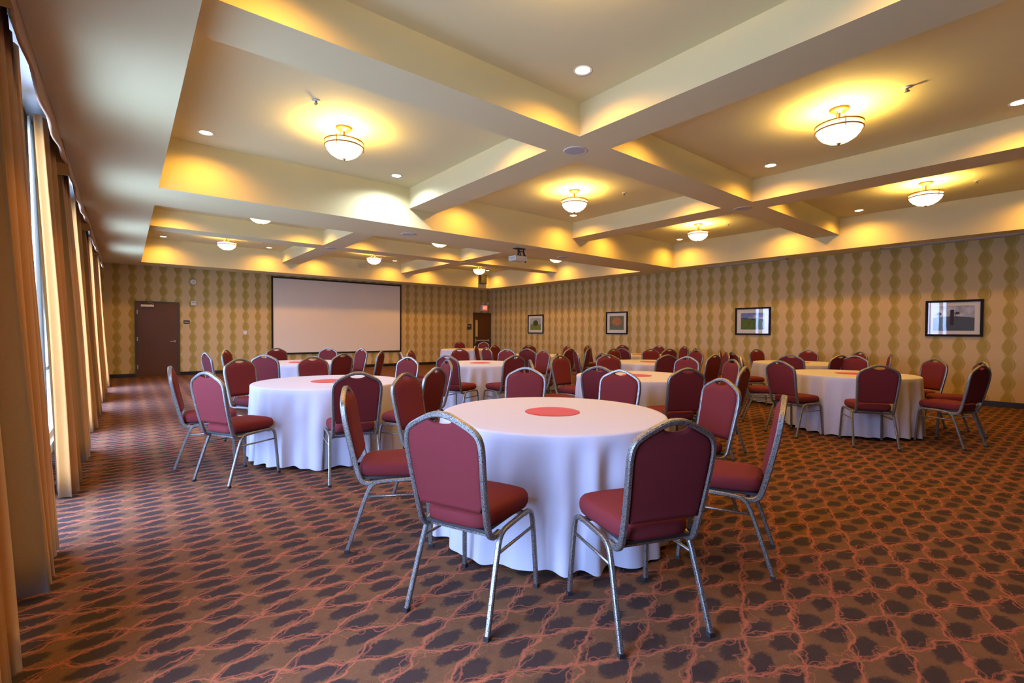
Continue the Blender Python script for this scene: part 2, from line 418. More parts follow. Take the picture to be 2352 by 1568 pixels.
for wi, c in enumerate(WIN_Y):
    wi += 1
    vis = {1: 'of the window beside the camera', 2: 'of the nearest fully seen window', 3: 'of the second fully seen window', 4: 'of the third fully seen window', 5: 'of the window by the brown door'}[wi]
    for side in (-1, 1):
        if wi == 1 and side < 0: y0, y1 = c-1.2, c-0.7
        elif side < 0: y0, y1 = c-1.36, c-0.54
        else: y0, y1 = c+0.60, c+1.02
        r = empty('window_curtain', (0, 0, 0))
        drape_mesh(y0, y1, 5 if side < 0 else 4, wi*7+side, -0.500, -0.372, 0.052, 0.012, 2.95, M['drape'], 'drape', r, -0.16 if side < 0 else 0.16)
        drape_mesh(y0+0.02, y1-0.02, 3, wi*9+side, -0.562, -0.51, 0.008, 0.03, 2.93, M['lining'], 'lining', r)
        tag(r, 'rust floor-length curtain on the %s side %s' % ('near' if side < 0 else 'far', vis), 'curtain', 'rust curtains along the windows')
        a, b = (c-0.42, c-0.30) if side < 0 else (c+0.32, c+0.53)
        s = drape_mesh(a, b, 3, wi*5+side, -0.592, -0.590, 0.010, 0.04, 2.93, M['sheer'], 'sheer_curtain', None)
        tag(s, 'thin white sheer gathered at the %s side %s' % ('near' if side < 0 else 'far', vis), 'curtain', 'white sheers behind the rust curtains')
    def valance(c, vis):
        bm = bmesh.new(); y0, y1 = c-1.42, c+1.15; n = 40; rows = 8; grid = []
        path = []
        for i in range(n+1):
            s = i/n; path.append((None, y0+(y1-y0)*s, s))
        for r_ in range(rows+1):
            t = r_/rows; row = []
            for _, y, s in [(0, y0, -1)] + path + [(0, y1, 2)]:
                zb = 2.74 - 0.06*math.sin(PI*min(max(s, 0), 1))
                z = zb + (H-0.012-zb)*t
                x = WX0 + 0.01 if s in (-1, 2) else (-0.445*t + -0.385*(1-t)) + 0.008*math.sin(9*y + 3*t)*(1-t)
                row.append(bm.verts.new((x, y, z)))
            grid.append(row)
        for a, b in zip(grid, grid[1:]):
            for i in range(len(a)-1): bm.faces.new((a[i], a[i+1], b[i+1], b[i]))
        o = link('curtain_valance', bm, M['drape'], None, True, mods=('keep',))
        for p in o.data.polygons:
            if abs(p.normal.y) > 0.7: p.use_smooth = False
        s_ = o.modifiers.new('thickness', 'SOLIDIFY'); s_.thickness = 0.012; s_.offset = 0
        bx('mounting_board', (WX0+0.02, -0.47, y0+0.02, y1-0.02, H-0.04, H-0.015), M['winframe'], o)
        tag(o, 'rust fabric valance at the ceiling over the curtains %s' % vis, 'valance', 'rust valances above the windows')
        bm = bmesh.new(); sweep(bm, [Vector((-0.46, y0+0.05, 2.985)), Vector((-0.46, y1-0.05, 2.985))], circ(0.012, 8)); link('curtain_rod', bm, M['winframe'], o)
    valance(c, vis)

# ================================================================ ceiling fittings
CN = ['left', 'middle', 'right']; RN = ['nearest', 'second', 'third', 'farthest']
def place_name(ci, ri): return '%s column, %s row of coffers' % (CN[ci], RN[ri])
def make_pendant():
    root = empty('pendant_light')
    bm = bmesh.new(); lathe(bm, [(0, 0), (0.115, 0), (0.118, -0.012), (0.095, -0.03), (0.05, -0.037), (0.03, -0.05), (0, -0.05)], 28); link('canopy', bm, M['bronze'], root, True)
    bm = bmesh.new(); lathe(bm, [(0.0, -0.045), (0.014, -0.045), (0.014, -0.20), (0.022, -0.21), (0.0, -0.215)], 14); link('stem', bm, M['bronze'], root, True)
    for k in range(3):
        a = k*2*PI/3 + 0.5; ca, sa = math.cos(a), math.sin(a)
        bm = bmesh.new(); sweep(bm, spline([(0.05*ca, 0.05*sa, -0.035), (0.055*ca, 0.055*sa, -0.09), (0.085*ca, 0.085*sa, -0.14), (0.15*ca, 0.15*sa, -0.172), (0.262*ca, 0.262*sa, -0.188)], 4), circ(0.0055, 6)); link('arm', bm, M['bronze'], root, True)
    bm = bmesh.new(); lathe(bm, [(0.262, -0.205), (0.262, -0.245), (0.245, -0.285), (0.20, -0.330), (0.13, -0.368), (0.06, -0.386), (0.0, -0.39), ], 36)
    lathe(bm, [(0.252, -0.205), (0.262, -0.205)], 36)
    lathe(bm, [(0.0, -0.382), (0.12, -0.362), (0.19, -0.325), (0.236, -0.283), (0.252, -0.245), (0.252, -0.205)], 36)
    bmesh.ops.remove_doubles(bm, verts=bm.verts[:], dist=1e-5); link('glass_bowl', bm, M['bowl'], root, True)
    for zr, rr in ((-0.188, 0.278), (-0.243, 0.276)):
        bm = bmesh.new(); n = 40; pr = circ(0.006, 6); rings = []
        for i in range(n):
            a = 2*PI*i/n; rings.append([bm.verts.new(((rr+p)*math.cos(a), (rr+p)*math.sin(a), zr+q*1.6)) for p, q in pr])
        for i in range(n):
            A, B = rings[i], rings[(i+1) % n]
            for j in range(6): bm.faces.new((A[j], A[(j+1) % 6], B[(j+1) % 6], B[j]))
        link('metal_ring', bm, M['bronze'], root, True)
    for k in range(3):
        a = k*2*PI/3 + 1.2; bm = bmesh.new(); sweep(bm, [Vector((0.282*math.cos(a), 0.282*math.sin(a), -0.165)), Vector((0.282*math.cos(a), 0.282*math.sin(a), -0.275))], circ(0.006, 6)); link('bracket', bm, M['bronze'], root, True)
    bm = bmesh.new(); lathe(bm, [(0, -0.383), (0.026, -0.385), (0.026, -0.393), (0.014, -0.400), (0.010, -0.412), (0, -0.416)], 14); link('finial', bm, M['bronze'], root, True)
    return root
pend = make_pendant(); first = True
for ri, (y0, y1) in enumerate(ROWY):
    for ci, (x0, x1) in enumerate(COLX):
        o = pend if first else dup(pend); first = False
        o.location = ((x0+x1)/2, (y0+y1)/2, H3); o.rotation_euler = (0, 0, ri*0.7+ci*0.4); o.scale = (0.8, 0.8, 0.95)
        tag(o, 'glowing glass bowl ceiling light with brass rings, %s' % place_name(ci, ri), 'ceiling light', 'bowl ceiling lights in the coffers')
        l = bpy.data.lights.new('bowl_bulb', 'POINT'); l.energy = BOWL_W; l.color = BOWL_COL; l.shadow_soft_size = 0.07
        q = bpy.data.objects.new('bowl_bulb', l); C.objects.link(q); q.location = (o.location.x, o.location.y, H3-0.235)
def make_can(lens):
    root = empty('recessed_downlight')
    bm = bmesh.new(); lathe(bm, [(0.068, -0.001), (0.086, -0.002), (0.092, -0.006), (0.090, 0.0)], 28); link('trim_ring', bm, M['white'], root, True)
    bm = bmesh.new(); lathe(bm, [(0.0, -0.012), (0.035, -0.010), (0.060, -0.004), (0.070, 0.0)], 28); link('lens', bm, lens, root, True)
    return root
can = make_can(M['can']); cool = make_can(M['coolcan']); first = True; dx = 0.455
for ri, (y0, y1) in enumerate(ROWY):
    for ci, (x0, x1) in enumerate(COLX):
        for sx in (0, 1):
            for sy in (0, 1):
                x = x0+dx if sx == 0 else x1-dx; y = y0+0.46 if sy == 0 else y1-0.46
                iscool = (ri, ci, sx, sy) == (1, 0, 1, 1)
                if iscool: o = cool
                else: o = can if first else dup(can); first = False
                o.location = (x, y, H3)
                where = '%s corner, %s' % ({(0, 0): 'near left', (1, 0): 'near right', (0, 1): 'far left', (1, 1): 'far right'}[(sx, sy)], place_name(ci, ri))
                tag(o, ('round bluish-white recessed ceiling spotlight, %s' if iscool else 'round warm recessed ceiling spotlight, %s') % where, 'downlight', 'recessed downlights in the coffers')
                l = bpy.data.lights.new('downlight_beam', 'SPOT'); l.energy = COOL_W if iscool else CAN_W; l.color = COOL_COL if iscool else CAN_COL
                l.spot_size = math.radians(160); l.spot_blend = 0.8; l.shadow_soft_size = 0.05
                q = bpy.data.objects.new('downlight_beam', l); C.objects.link(q); q.location = (x, y, H3-0.03)
def make_speaker():
    root = empty('ceiling_speaker')
    bm = bmesh.new(); lathe(bm, [(0.108, -0.004), (0.126, -0.010), (0.135, -0.007), (0.137, 0.0)], 36); link('rim', bm, M['white'], root, True)
    bm = bmesh.new(); lathe(bm, [(0.0, -0.007), (0.06, -0.0075), (0.110, -0.006)], 36); link('grille', bm, M['grille'], root, True)
    return root
spk = make_speaker(); first = True
for x, y, z, t in ((4.02, 3.85, H2, 'where the beams cross above the nearest tables'), (8.02, 3.84, H2, 'at the right beam crossing of the near bay'), (4.05, 12.30, H2, 'at the left beam crossing before the screen'), (8.05, 12.28, H2, 'at the right beam crossing of the far bay'),
                   (4.04, 8.03, H, 'in the wide beam left of the projector'), (8.07, 8.10, H, 'in the wide beam right of the projector')):
    o = spk if first else dup(spk); first = False; o.location = (x, y, z)
    tag(o, 'round flush ceiling speaker %s' % t, 'speaker', 'round ceiling speakers')
def make_sprinkler():
    root = empty('sprinkler_head')
    bm = bmesh.new(); lathe(bm, [(0, 0), (0.042, 0), (0.040, -0.006), (0.018, -0.012), (0, -0.012)], 20); link('escutcheon', bm, M['white'], root, True)
    bm = bmesh.new(); lathe(bm, [(0, -0.012), (0.012, -0.012), (0.012, -0.032), (0.024, -0.038), (0.022, -0.044), (0, -0.046)], 12); link('deflector', bm, M['steel'], root, True)
    return root
sp = make_sprinkler(); first = True
for x, y, t in ((1.58, 5.26, 'left column, second row'), (5.98, 1.27, 'middle column, nearest row'), (10.44, 1.32, 'right column, nearest row'), (6.76, 5.30, 'middle column, second row'), (10.43, 5.30, 'right column, second row')):
    o = sp if first else dup(sp); first = False; o.location = (x, y, H3)
    tag(o, 'small sprinkler head beside the bowl light, %s' % t, 'sprinkler', 'sprinkler heads in the coffers')
for y0, y1, t in ((4.75, 6.75, 'above the hayfield picture'), (0.85, 2.95, 'above the rightmost picture')):
    o = empty('linear_air_diffuser'); x0, x1 = 12.10, 12.26
    bm = bmesh.new(); box(bm, x0, x1, y0, y0+0.02, H-0.012, H); box(bm, x0, x1, y1-0.02, y1, H-0.012, H); box(bm, x0, x0+0.025, y0, y1, H-0.012, H); box(bm, x1-0.025, x1, y0, y1, H-0.012, H); box(bm, (x0+x1)/2-0.008, (x0+x1)/2+0.008, y0, y1, H-0.010, H); link('frame', bm, M['grille'], o)
    bx('slot', (x0+0.02, x1-0.02, y0+0.02, y1-0.02, H-0.004, H), M['slot'], o)
    tag(o, 'long slim ceiling air diffuser %s' % t, 'air vent', 'long air diffusers by the picture wall')
yb = BAYS[1][1]
o = empty('wall_air_vent', (6.30, yb, 3.54)); bx('frame', (-0.17, 0.17, -0.012, 0, -0.085, 0.085), M['paint'], o)
bm = bmesh.new()
for k in range(6): box(bm, -0.15, 0.15, -0.018, -0.012, -0.068+k*0.026, -0.060+k*0.026)
link('louvres', bm, M['grille'], o); tag(o, 'cream air vent high on the ceiling edge above the screen', 'air vent')
o = empty('wall_loudspeaker', (11.27, yb, 3.42)); bx('cabinet', (-0.135, 0.135, -0.16, -0.02, -0.18, 0.18), M['spkbox'], o, 0.008); bx('grille', (-0.118, 0.118, -0.168, -0.16, -0.163, 0.13), M['cap'], o); bx('bracket', (-0.03, 0.03, -0.02, 0.0, -0.06, 0.06), M['black'], o)
tag(o, 'dark loudspeaker box hung high above the exit door corner', 'loudspeaker')

# projector on its bracket
o = empty('projector', (6.52, 7.88, 0)); pz = 2.865
bm = bmesh.new(); box(bm, -0.17, 0.15, -0.12, 0.13, pz-0.05, pz+0.055, 0.018); link('body', bm, M['white'], o, False)
bm = bmesh.new(); bmesh.ops.create_cone(bm, cap_ends=True, segments=20, radius1=0.036, radius2=0.032, depth=0.04, matrix=Matrix.Translation((-0.07, 0.145, pz)) @ Matrix.Rotation(PI/2, 4, 'X')); link('lens', bm, M['cap'], o)
bx('vent_panel', (-0.174, -0.17, -0.08, 0.08, pz-0.02, pz+0.03), M['grille'], o)
bx('ceiling_plate', (-0.10, 0.14, -0.07, 0.07, H-0.012, H), M['cap'], o)
bm = bmesh.new(); lathe(bm, [(0, H-0.01), (0.022, H-0.01), (0.022, pz+0.085), (0.05, pz+0.08), (0.05, pz+0.055), (0, pz+0.055)], 14); link('drop_pole', bm, M['cap'], o)
for a in (-1, 1):
    bm = bmesh.new(); sweep(bm, spline([(0.02, 0.0, H-0.05), (0.09, 0.05*a, H-0.08), (0.16, 0.06*a, pz+0.04), (0.19, 0.02*a, pz-0.01)], 4), circ(0.012, 6)); link('cable', bm, M['cap'], o, True)
bm = bmesh.new(); sweep(bm, spline([(0.14, 0, H-0.01), (0.15, 0.0, H-0.1), (0.21, 0.01, pz+0.02), (0.20, 0, pz-0.055)], 4), circ(0.017, 6)); link('cable_bundle', bm, M['cap'], o, True)
tag(o, 'white projector hung from the ceiling beam on a black bracket', 'projector')

# ================================================================ things on the back wall
o = empty('projection_screen', (5.875, WY1-0.004, 0)); x0, x1, z0, z1 = -2.245, 2.245, 0.53, 3.045; b_ = 0.055
bx('screen_surface', (x0+b_, x1-b_, -0.030, -0.022, z0+b_, z1-b_), M['screen'], o)
bm = bmesh.new(); box(bm, x0, x0+b_, -0.036, -0.018, z0, z1); box(bm, x1-b_, x1, -0.036, -0.018, z0, z1); box(bm, x0+b_, x1-b_, -0.036, -0.018, z1-b_, z1); box(bm, x0+b_, x1-b_, -0.036, -0.018, z0, z0+b_)
link('black_border', bm, M['black'], o); bx('backing', (x0+0.05, x1-0.05, -0.018, 0, z0+0.05, z1-0.02), M['cap'], o)
tag(o, 'large pale projection screen with black border on the far wall', 'projection screen')
def text(body, size, m, parent, loc, name='lettering', ext=0.001):
    cu = bpy.data.curves.new(name, 'FONT'); cu.body = body; cu.size = size; cu.extrude = ext; cu.align_x = 'CENTER'; cu.align_y = 'CENTER'; cu.materials.append(m)
    t = bpy.data.objects.new(name, cu); C.objects.link(t); t.parent = parent; t.location = loc; t.rotation_euler = (PI/2, 0, 0)
    me = bpy.data.meshes.new_from_object(t); q = bpy.data.objects.new(name, me); C.objects.link(q); q.parent = parent; q.location = loc; q.rotation_euler = (PI/2, 0, 0); bpy.data.objects.remove(t); return q
o = empty('exit_sign', (11.965, WY1, 2.32))
bx('housing', (-0.17, 0.17, -0.07, 0, -0.135, 0.125), M['white'], o, 0.006)
bx('red_panel', (-0.10, 0.125, -0.075, -0.07, -0.085, 0.10), m_glow('lit_red_panel', (1.0, 0.07, 0.045), 1.1), o)
text('EXIT', 0.095, m_glow('bright_red_letters', (1.0, 0.22, 0.14), 2.4), o, (0.012, -0.077, 0.005))
for s in (-1, 1):
    bm = bmesh.new(); bmesh.ops.create_cone(bm, cap_ends=True, segments=18, radius1=0.028, radius2=0.055, depth=0.06, matrix=Matrix.Translation((0.03+0.12*s, -0.06, 0.185)) @ Matrix.Rotation(PI/2-0.3, 4, 'X')); hd = link('emergency_lamp', bm, M['white'], o)
    bm = bmesh.new(); sweep(bm, [Vector((0.03+0.12*s, -0.04, 0.165)), Vector((0.03+0.10*s, -0.035, 0.12))], circ(0.01, 6)); link('lamp_stalk', bm, M['white'], hd)
tag(o, 'lit red EXIT sign with two lamp heads over the far right door', 'exit sign')
o = empty('door_sign', (1.385, WY1, 1.535)); bx('plate', (-0.075, 0.075, -0.008, 0, -0.05, 0.05), M['black'], o, 0.002)
bm = bmesh.new(); rnd = random.Random(4); x = -0.055
while x < 0.05:
    w_ = rnd.uniform(0.005, 0.010); box(bm, x, x+w_, -0.010, -0.008, -0.012, 0.010); x += w_+0.004
link('lettering', bm, M['white'], o); tag(o, 'small black room sign with pale lettering beside the brown door', 'sign')
o = empty('restroom_sign', (11.23, WY1, 1.505)); bx('plate', (-0.10, 0.10, -0.008, 0, -0.115, 0.115), M['black'], o, 0.002)
bm = bmesh.new()
for pts in (((-0.07, 0.075), (-0.02, 0.0), (0.03, 0.045)), ((-0.03, 0.065), (0.0, 0.03), (0.055, 0.035), (0.06, 0.02)), ((0.0, 0.0), (0.03, -0.01))):
    sweep(bm, [Vector((a, -0.010, b)) for a, b in pts], rrect(0.014, 0.003), up=Vector((0, 1, 0)))
box(bm, -0.01, 0.06, -0.010, -0.008, -0.085, -0.075); link('symbol', bm, M['white'], o)
tag(o, 'small black sign with a white symbol left of the exit door', 'sign')
o = empty('wall_chime', (1.555, WY1, 2.71)); bm = bmesh.new(); bmesh.ops.create_cone(bm, cap_ends=True, segments=28, radius1=0.085, radius2=0.07, depth=0.05, matrix=Matrix.Translation((0, -0.025, 0)) @ Matrix.Rotation(PI/2, 4, 'X')); link('housing', bm, M['white'], o)
bm = bmesh.new(); bmesh.ops.create_cone(bm, cap_ends=True, segments=20, radius1=0.03, radius2=0.025, depth=0.012, matrix=Matrix.Translation((0, -0.056, 0)) @ Matrix.Rotation(PI/2, 4, 'X')); link('lens', bm, M['grille'], o)
tag(o, 'round white alarm high on the far wall right of the brown door', 'alarm')
o = empty('fire_strobe', (1.56, WY1, 2.09)); bx('base', (-0.065, 0.065, -0.03, 0, -0.065, 0.065), M['white'], o, 0.006); bx('strobe_lens', (-0.045, 0.045, -0.05, -0.03, 0.0, 0.04), M['grille'], o, 0.006)
tag(o, 'square white fire strobe below the round alarm', 'alarm')
o = empty('light_switch', (2.89, WY1, 1.24)); bx('cover_plate', (-0.045, 0.045, -0.008, 0, -0.06, 0.06), M['white'], o, 0.002); bx('rocker', (-0.016, 0.016, -0.013, -0.008, -0.032, 0.032), M['matboard'], o)
tag(o, 'white wall switch between the brown door and the screen', 'switch')
def make_outlet(x, label):
    o = empty('wall_outlet', (x, WY1, 0.33)); bx('cover_plate', (-0.05, 0.05, -0.008, 0, -0.065, 0.065), M['white'], o, 0.002)
    for dz in (-0.03, 0.03): bx('socket', (-0.018, 0.018, -0.011, -0.008, dz-0.016, dz+0.016), M['grille'], o)
    tag(o, label, 'outlet', 'outlets below the screen')
make_outlet(7.19, 'white outlet low on the wall below the screen, the left one'); make_outlet(7.38, 'white outlet low on the wall below the screen, the right one')

# ================================================================ pictures
def art(kind):
    m, nt, b = mat('print_'+kind, rough=0.9, spec=0.1)
    oc = objco(nt); sx = nt.nodes.new('ShaderNodeSeparateXYZ'); nt.links.new(oc, sx.inputs[0])
    U, V = E(nt, sx.outputs[1])*-1.0, E(nt, sx.outputs[2])      # U grows to the right in the picture
    n = E(nt, noise(nt, 14, 6, oc, 0.7).outputs[0]); n2 = E(nt, noise(nt, 40, 5, oc, 0.7).outputs[0]); n3 = E(nt, noise(nt, 5, 4, oc).outputs[0])
    def blob(u, v, ru, rv, rag): return (smooth(((U-u)/ru).pw(2.0) + ((V-v)/rv).pw(2.0) + (n-0.5)*rag, 0.85, 1.1)*-1.0)+1.0
    if kind == 'tree':
        sky = mixc(nt, n3, (0.18, 0.24, 0.30), (0.60, 0.66, 0.66)); gr = mixc(nt, n2, (0.10, 0.14, 0.02), (0.30, 0.36, 0.06))
        c = mixc(nt, smooth(V + n*0.03, -0.052, -0.03), gr, sky); c = mixc(nt, (smooth(V + n*0.06, 0.0, 0.02)*-1.0+1.0)*smooth(V, -0.05, -0.035), c, (0.02, 0.035, 0.008))
        c = mixc(nt, blob(0, 0.035, 0.15, 0.115, 1.2), c, mixc(nt, n2, (0.015, 0.03, 0.004), (0.13, 0.18, 0.03)))
    elif kind == 'leaves':
        c = mixc(nt, n2, (0.02, 0.05, 0.02), (0.28, 0.30, 0.18)); c = mixc(nt, blob(0.0, 0.045, 0.19, 0.14, 2.6)*(smooth(n2, 0.38, 0.5)), c, mixc(nt, n, (0.40, 0.08, 0.03), (0.62, 0.30, 0.12)))
    elif kind == 'field':
        sky = mixc(nt, smooth(n3 + V*1.5, 0.45, 0.75), (0.62, 0.66, 0.78), (0.16, 0.22, 0.48)); gr = mixc(nt, n, (0.035, 0.075, 0.02), (0.16, 0.24, 0.05))
        c = mixc(nt, smooth(V + U*0.05 + n*0.03, 0.055, 0.075), gr, sky); c = mixc(nt, (smooth((V - 0.058 + U*0.05 + n2*0.05 - 0.025).abs(), 0.006, 0.014)*-1.0)+1.0, c, (0.02, 0.04, 0.02))
    else:
        sky = mixc(nt, smooth(n3, 0.35, 0.7), (0.32, 0.36, 0.46), (0.78, 0.80, 0.82)); gr = mixc(nt, n2, (0.05, 0.08, 0.13), (0.11, 0.15, 0.16))
        c = mixc(nt, smooth(V + U*U*0.35 + n2*0.006, 0.035, 0.042), gr, sky)
        silo = ((U+0.02).abs().lt(0.028)*V.lt(0.145)*V.gt(-0.13)).mx(blob(-0.02, 0.14, 0.03, 0.028, 0.1))
        c = mixc(nt, silo, c, (0.045, 0.04, 0.06))
        c = mixc(nt, ((U-0.055).abs().lt(0.03)*V.lt(0.12)*V.gt(0.075)).mx(((U-0.055) - (V*-0.45)).abs().lt(0.004)*V.lt(0.12)*V.gt(-0.03)), c, (0.05, 0.05, 0.07))
        c = mixc(nt, blob(-0.21, 0.085, 0.038, 0.032, 0.8).mx((U+0.21).abs().lt(0.004)*V.lt(0.07)*V.gt(0.02)), c, (0.02, 0.03, 0.045))
    nt.links.new(c, b.inputs['Base Color']); return m
def picture(yc, zc, w_, h_, kind, label, mw=0.105):
    o = empty('framed_picture', (WX1, yc, zc)); fw = 0.042; d = 0.032
    bm = bmesh.new(); hw, hh = w_/2, h_/2
    box(bm, -d, 0, -hw, hw, hh-fw, hh, 0.004); box(bm, -d, 0, -hw, hw, -hh, -hh+fw, 0.004); box(bm, -d, 0, -hw, -hw+fw, -hh+fw, hh-fw); box(bm, -d, 0, hw-fw, hw, -hh+fw, hh-fw); link('frame', bm, M['picframe'], o)
    bx('mat_board', (-0.014, -0.004, -hw+fw, hw-fw, -hh+fw, hh-fw), M['matboard'], o)
    a, b = hw-fw-mw, hh-fw-mw*0.92
    bx('print', (-0.016, -0.014, -a, a, -b, b), art(kind), o)
    bx('glass', (-0.023, -0.021, -hw+fw, hw-fw, -hh+fw, hh-fw), M['glass'], o)
    tag(o, label, 'picture', 'framed pictures on the right wall')
picture(13.91, 1.615, 0.90, 0.73, 'tree', 'framed landscape with one big tree, nearest the exit corner')
picture(9.965, 1.62, 0.87, 0.73, 'leaves', 'framed picture of orange leaves against green foliage')
picture(5.64, 1.62, 0.88, 0.70, 'field', 'framed picture of a green hayfield under blue sky')
picture(1.845, 1.63, 0.83, 0.70, 'silo', 'framed picture of a silo on a hill, rightmost on the wall', 0.075)
# ================================================================ round tables
TABLES = {'T1': (2.304, 2.404), 'T2': (1.735, 5.335), 'T3': (2.358, 8.763), 'T4': (4.86, 6.908), 'T5': (5.126, 3.789), 'T6': (7.86, 2.22), 'T7': (9.952, 3.663), 'T8': (7.705, 5.383), 'T9': (9.973, 7.3), 'T10': (8.214, 12.453), 'T11': (7.543, 8.581)}
NICK = {
 'T1': ('nearest large round banquet table', 'nearest table'),
 'T2': ('round banquet table closest to the curtains', 'table closest to the curtains'),
 'T3': ('round banquet table just before the projection screen', 'table before the screen'),
 'T4': ('round banquet table in line with the exit door', 'table before the exit door'),
 'T5': ('round banquet table just behind the nearest one', 'table just behind the nearest'),
 'T6': ('rightmost round banquet table', 'rightmost table'),
 'T7': ('round banquet table behind the rightmost one', 'table behind the rightmost'),
 'T8': ('round banquet table two places behind the nearest one', 'second table behind the nearest'),
 'T9': ('round banquet table below the orange leaves picture', 'table below the leaves picture'),
 'T10': ('farthest banquet table, close to the exit door', 'farthest table'),
 'T11': ('round banquet table below the single tree picture', 'table below the tree picture'),
}
TR, TZ = 0.762, 0.762
def make_table():
    r = empty('round_table')
    bm = bmesh.new(); lathe(bm, [(0, TZ-0.024), (TR-0.004, TZ-0.024), (TR, TZ-0.02), (TR, TZ-0.004), (TR-0.004, TZ), (0, TZ)], 64); link('tabletop', bm, M['doorwood'], r)
    for a in (0, 1, 2, 3):
        th = PI/4 + a*PI/2; bm = bmesh.new(); sweep(bm, spline([(0.36*math.cos(th), 0.36*math.sin(th), TZ-0.024), (0.47*math.cos(th), 0.47*math.sin(th), 0.0)], 2), circ(0.0145, 8)); link('leg', bm, M['frame'], r, True)
    return r
def cloth(seed):
    rnd = random.Random(seed); n = 360; R0 = TR+0.004; top = TZ+0.003; zb = 0.022
    comps = [(k, rnd.random()*6.28, rnd.uniform(0.5, 1)) for k in (9, 13, 17, 22, 26, 31)]
    tot = sum(a for _, _, a in comps)
    def f(th): return sum(a*math.cos(k*th + p + 0.5*math.sin(3*th+p)) for k, p, a in comps)/tot*1.9
    st = [rnd.uniform(0, 1) for _ in range(12)]
    bm = bmesh.new(); rings = []
    prof = [(0.0, top), (0.2, top), (0.45, top), (0.65, top), (R0-0.03, top), (R0-0.012, top-0.001), (R0-0.003, top-0.005), (R0+0.002, top-0.013)]
    for r_, z in prof:
        if r_ == 0: rings.append([bm.verts.new((0, 0, z))])
        else: rings.append([bm.verts.new((r_*math.cos(2*PI*i/n), r_*math.sin(2*PI*i/n), z)) for i in range(n)])
    rows = 18
    for j in range(1, rows+1):
        t = j/rows; row = []
        for i in range(n):
            th = 2*PI*i/n; v = f(th); s = v if v > 0 else v*0.7
            amp = 0.030*t**0.9*(0.6 + 0.4*math.sin(th*2+seed)**2) + 0.012*min(1, t*5)
            wr = 0.004*math.sin(23*th + 9*t + seed)*t*(1-t)*3
            rr = R0 + 0.003 + 0.022*t + amp*s + wr
            z = top-0.013 - (top-0.013-zb)*t
            if j == rows: z += 0.010*math.cos(4*th+seed) + 0.008 - 0.010*s
            row.append(bm.verts.new((rr*math.cos(th), rr*math.sin(th), z)))
        rings.append(row)
    for a, b in zip(rings, rings[1:]):
        for i in range(n):
            j = (i+1) % n
            if len(a) == 1: bm.faces.new((a[0], b[i], b[j]))
            else: bm.faces.new((a[i], b[i], b[j], a[j]))
    return link('tablecloth', bm, M['linen'], None, True, mods=('keep',))
def make_disc():
    r = 0.190; n = 64; bm = bmesh.new()
    rings = []
    for rr, z in ((0, 0.0032), (r*0.35, 0.0030), (r*0.7, 0.0034), (r-0.006, 0.0036), (r, 0.0018), (r, 0.0)):
        if rr == 0: rings.append([bm.verts.new((0, 0, z))])
        else: rings.append([bm.verts.new((rr*math.cos(2*PI*i/n), rr*math.sin(2*PI*i/n), z + (0.0012*math.sin(2*PI*i/n*2+1) if 0 < z and rr < r else 0))) for i in range(n)])
    for a, b in zip(rings, rings[1:]):
        for i in range(n):
            j = (i+1) % n
            if len(a) == 1: bm.faces.new((a[0], b[i], b[j]))
            else: bm.faces.new((a[i], b[i], b[j], a[j]))
    bm.faces.new(rings[-1][::-1])
    o = link('table_mat', bm, M['redcloth'], None, True); return o
tb = make_table(); cl = [cloth(3), cloth(8), cloth(15)]; disc = make_disc(); first = True; used = set()
for i, (k, (x, y)) in enumerate(TABLES.items()):
    o = tb if first else dup(tb); o.location = (x, y, 0); o.rotation_euler = (0, 0, 0.3*i)
    tag(o, 'legs and top of the %s' % NICK[k][0], 'table', 'round banquet tables')
    src = cl[i % 3]; c = src if i % 3 not in used else src.copy()
    if i % 3 in used: C.objects.link(c)
    used.add(i % 3); c.location = (x, y, 0); c.rotation_euler = (0, 0, 0.9*i)
    tag(c, 'white floor-length cloth on the %s' % NICK[k][0], 'tablecloth', 'white tablecloths')
    d = disc if first else disc.copy()
    if not first: C.objects.link(d)
    d.location = (x, y, TZ+0.0034); d.rotation_euler = (0, 0, i*1.1)
    tag(d, 'round red mat on the %s' % NICK[k][0], 'table mat', 'red round table mats'); first = False

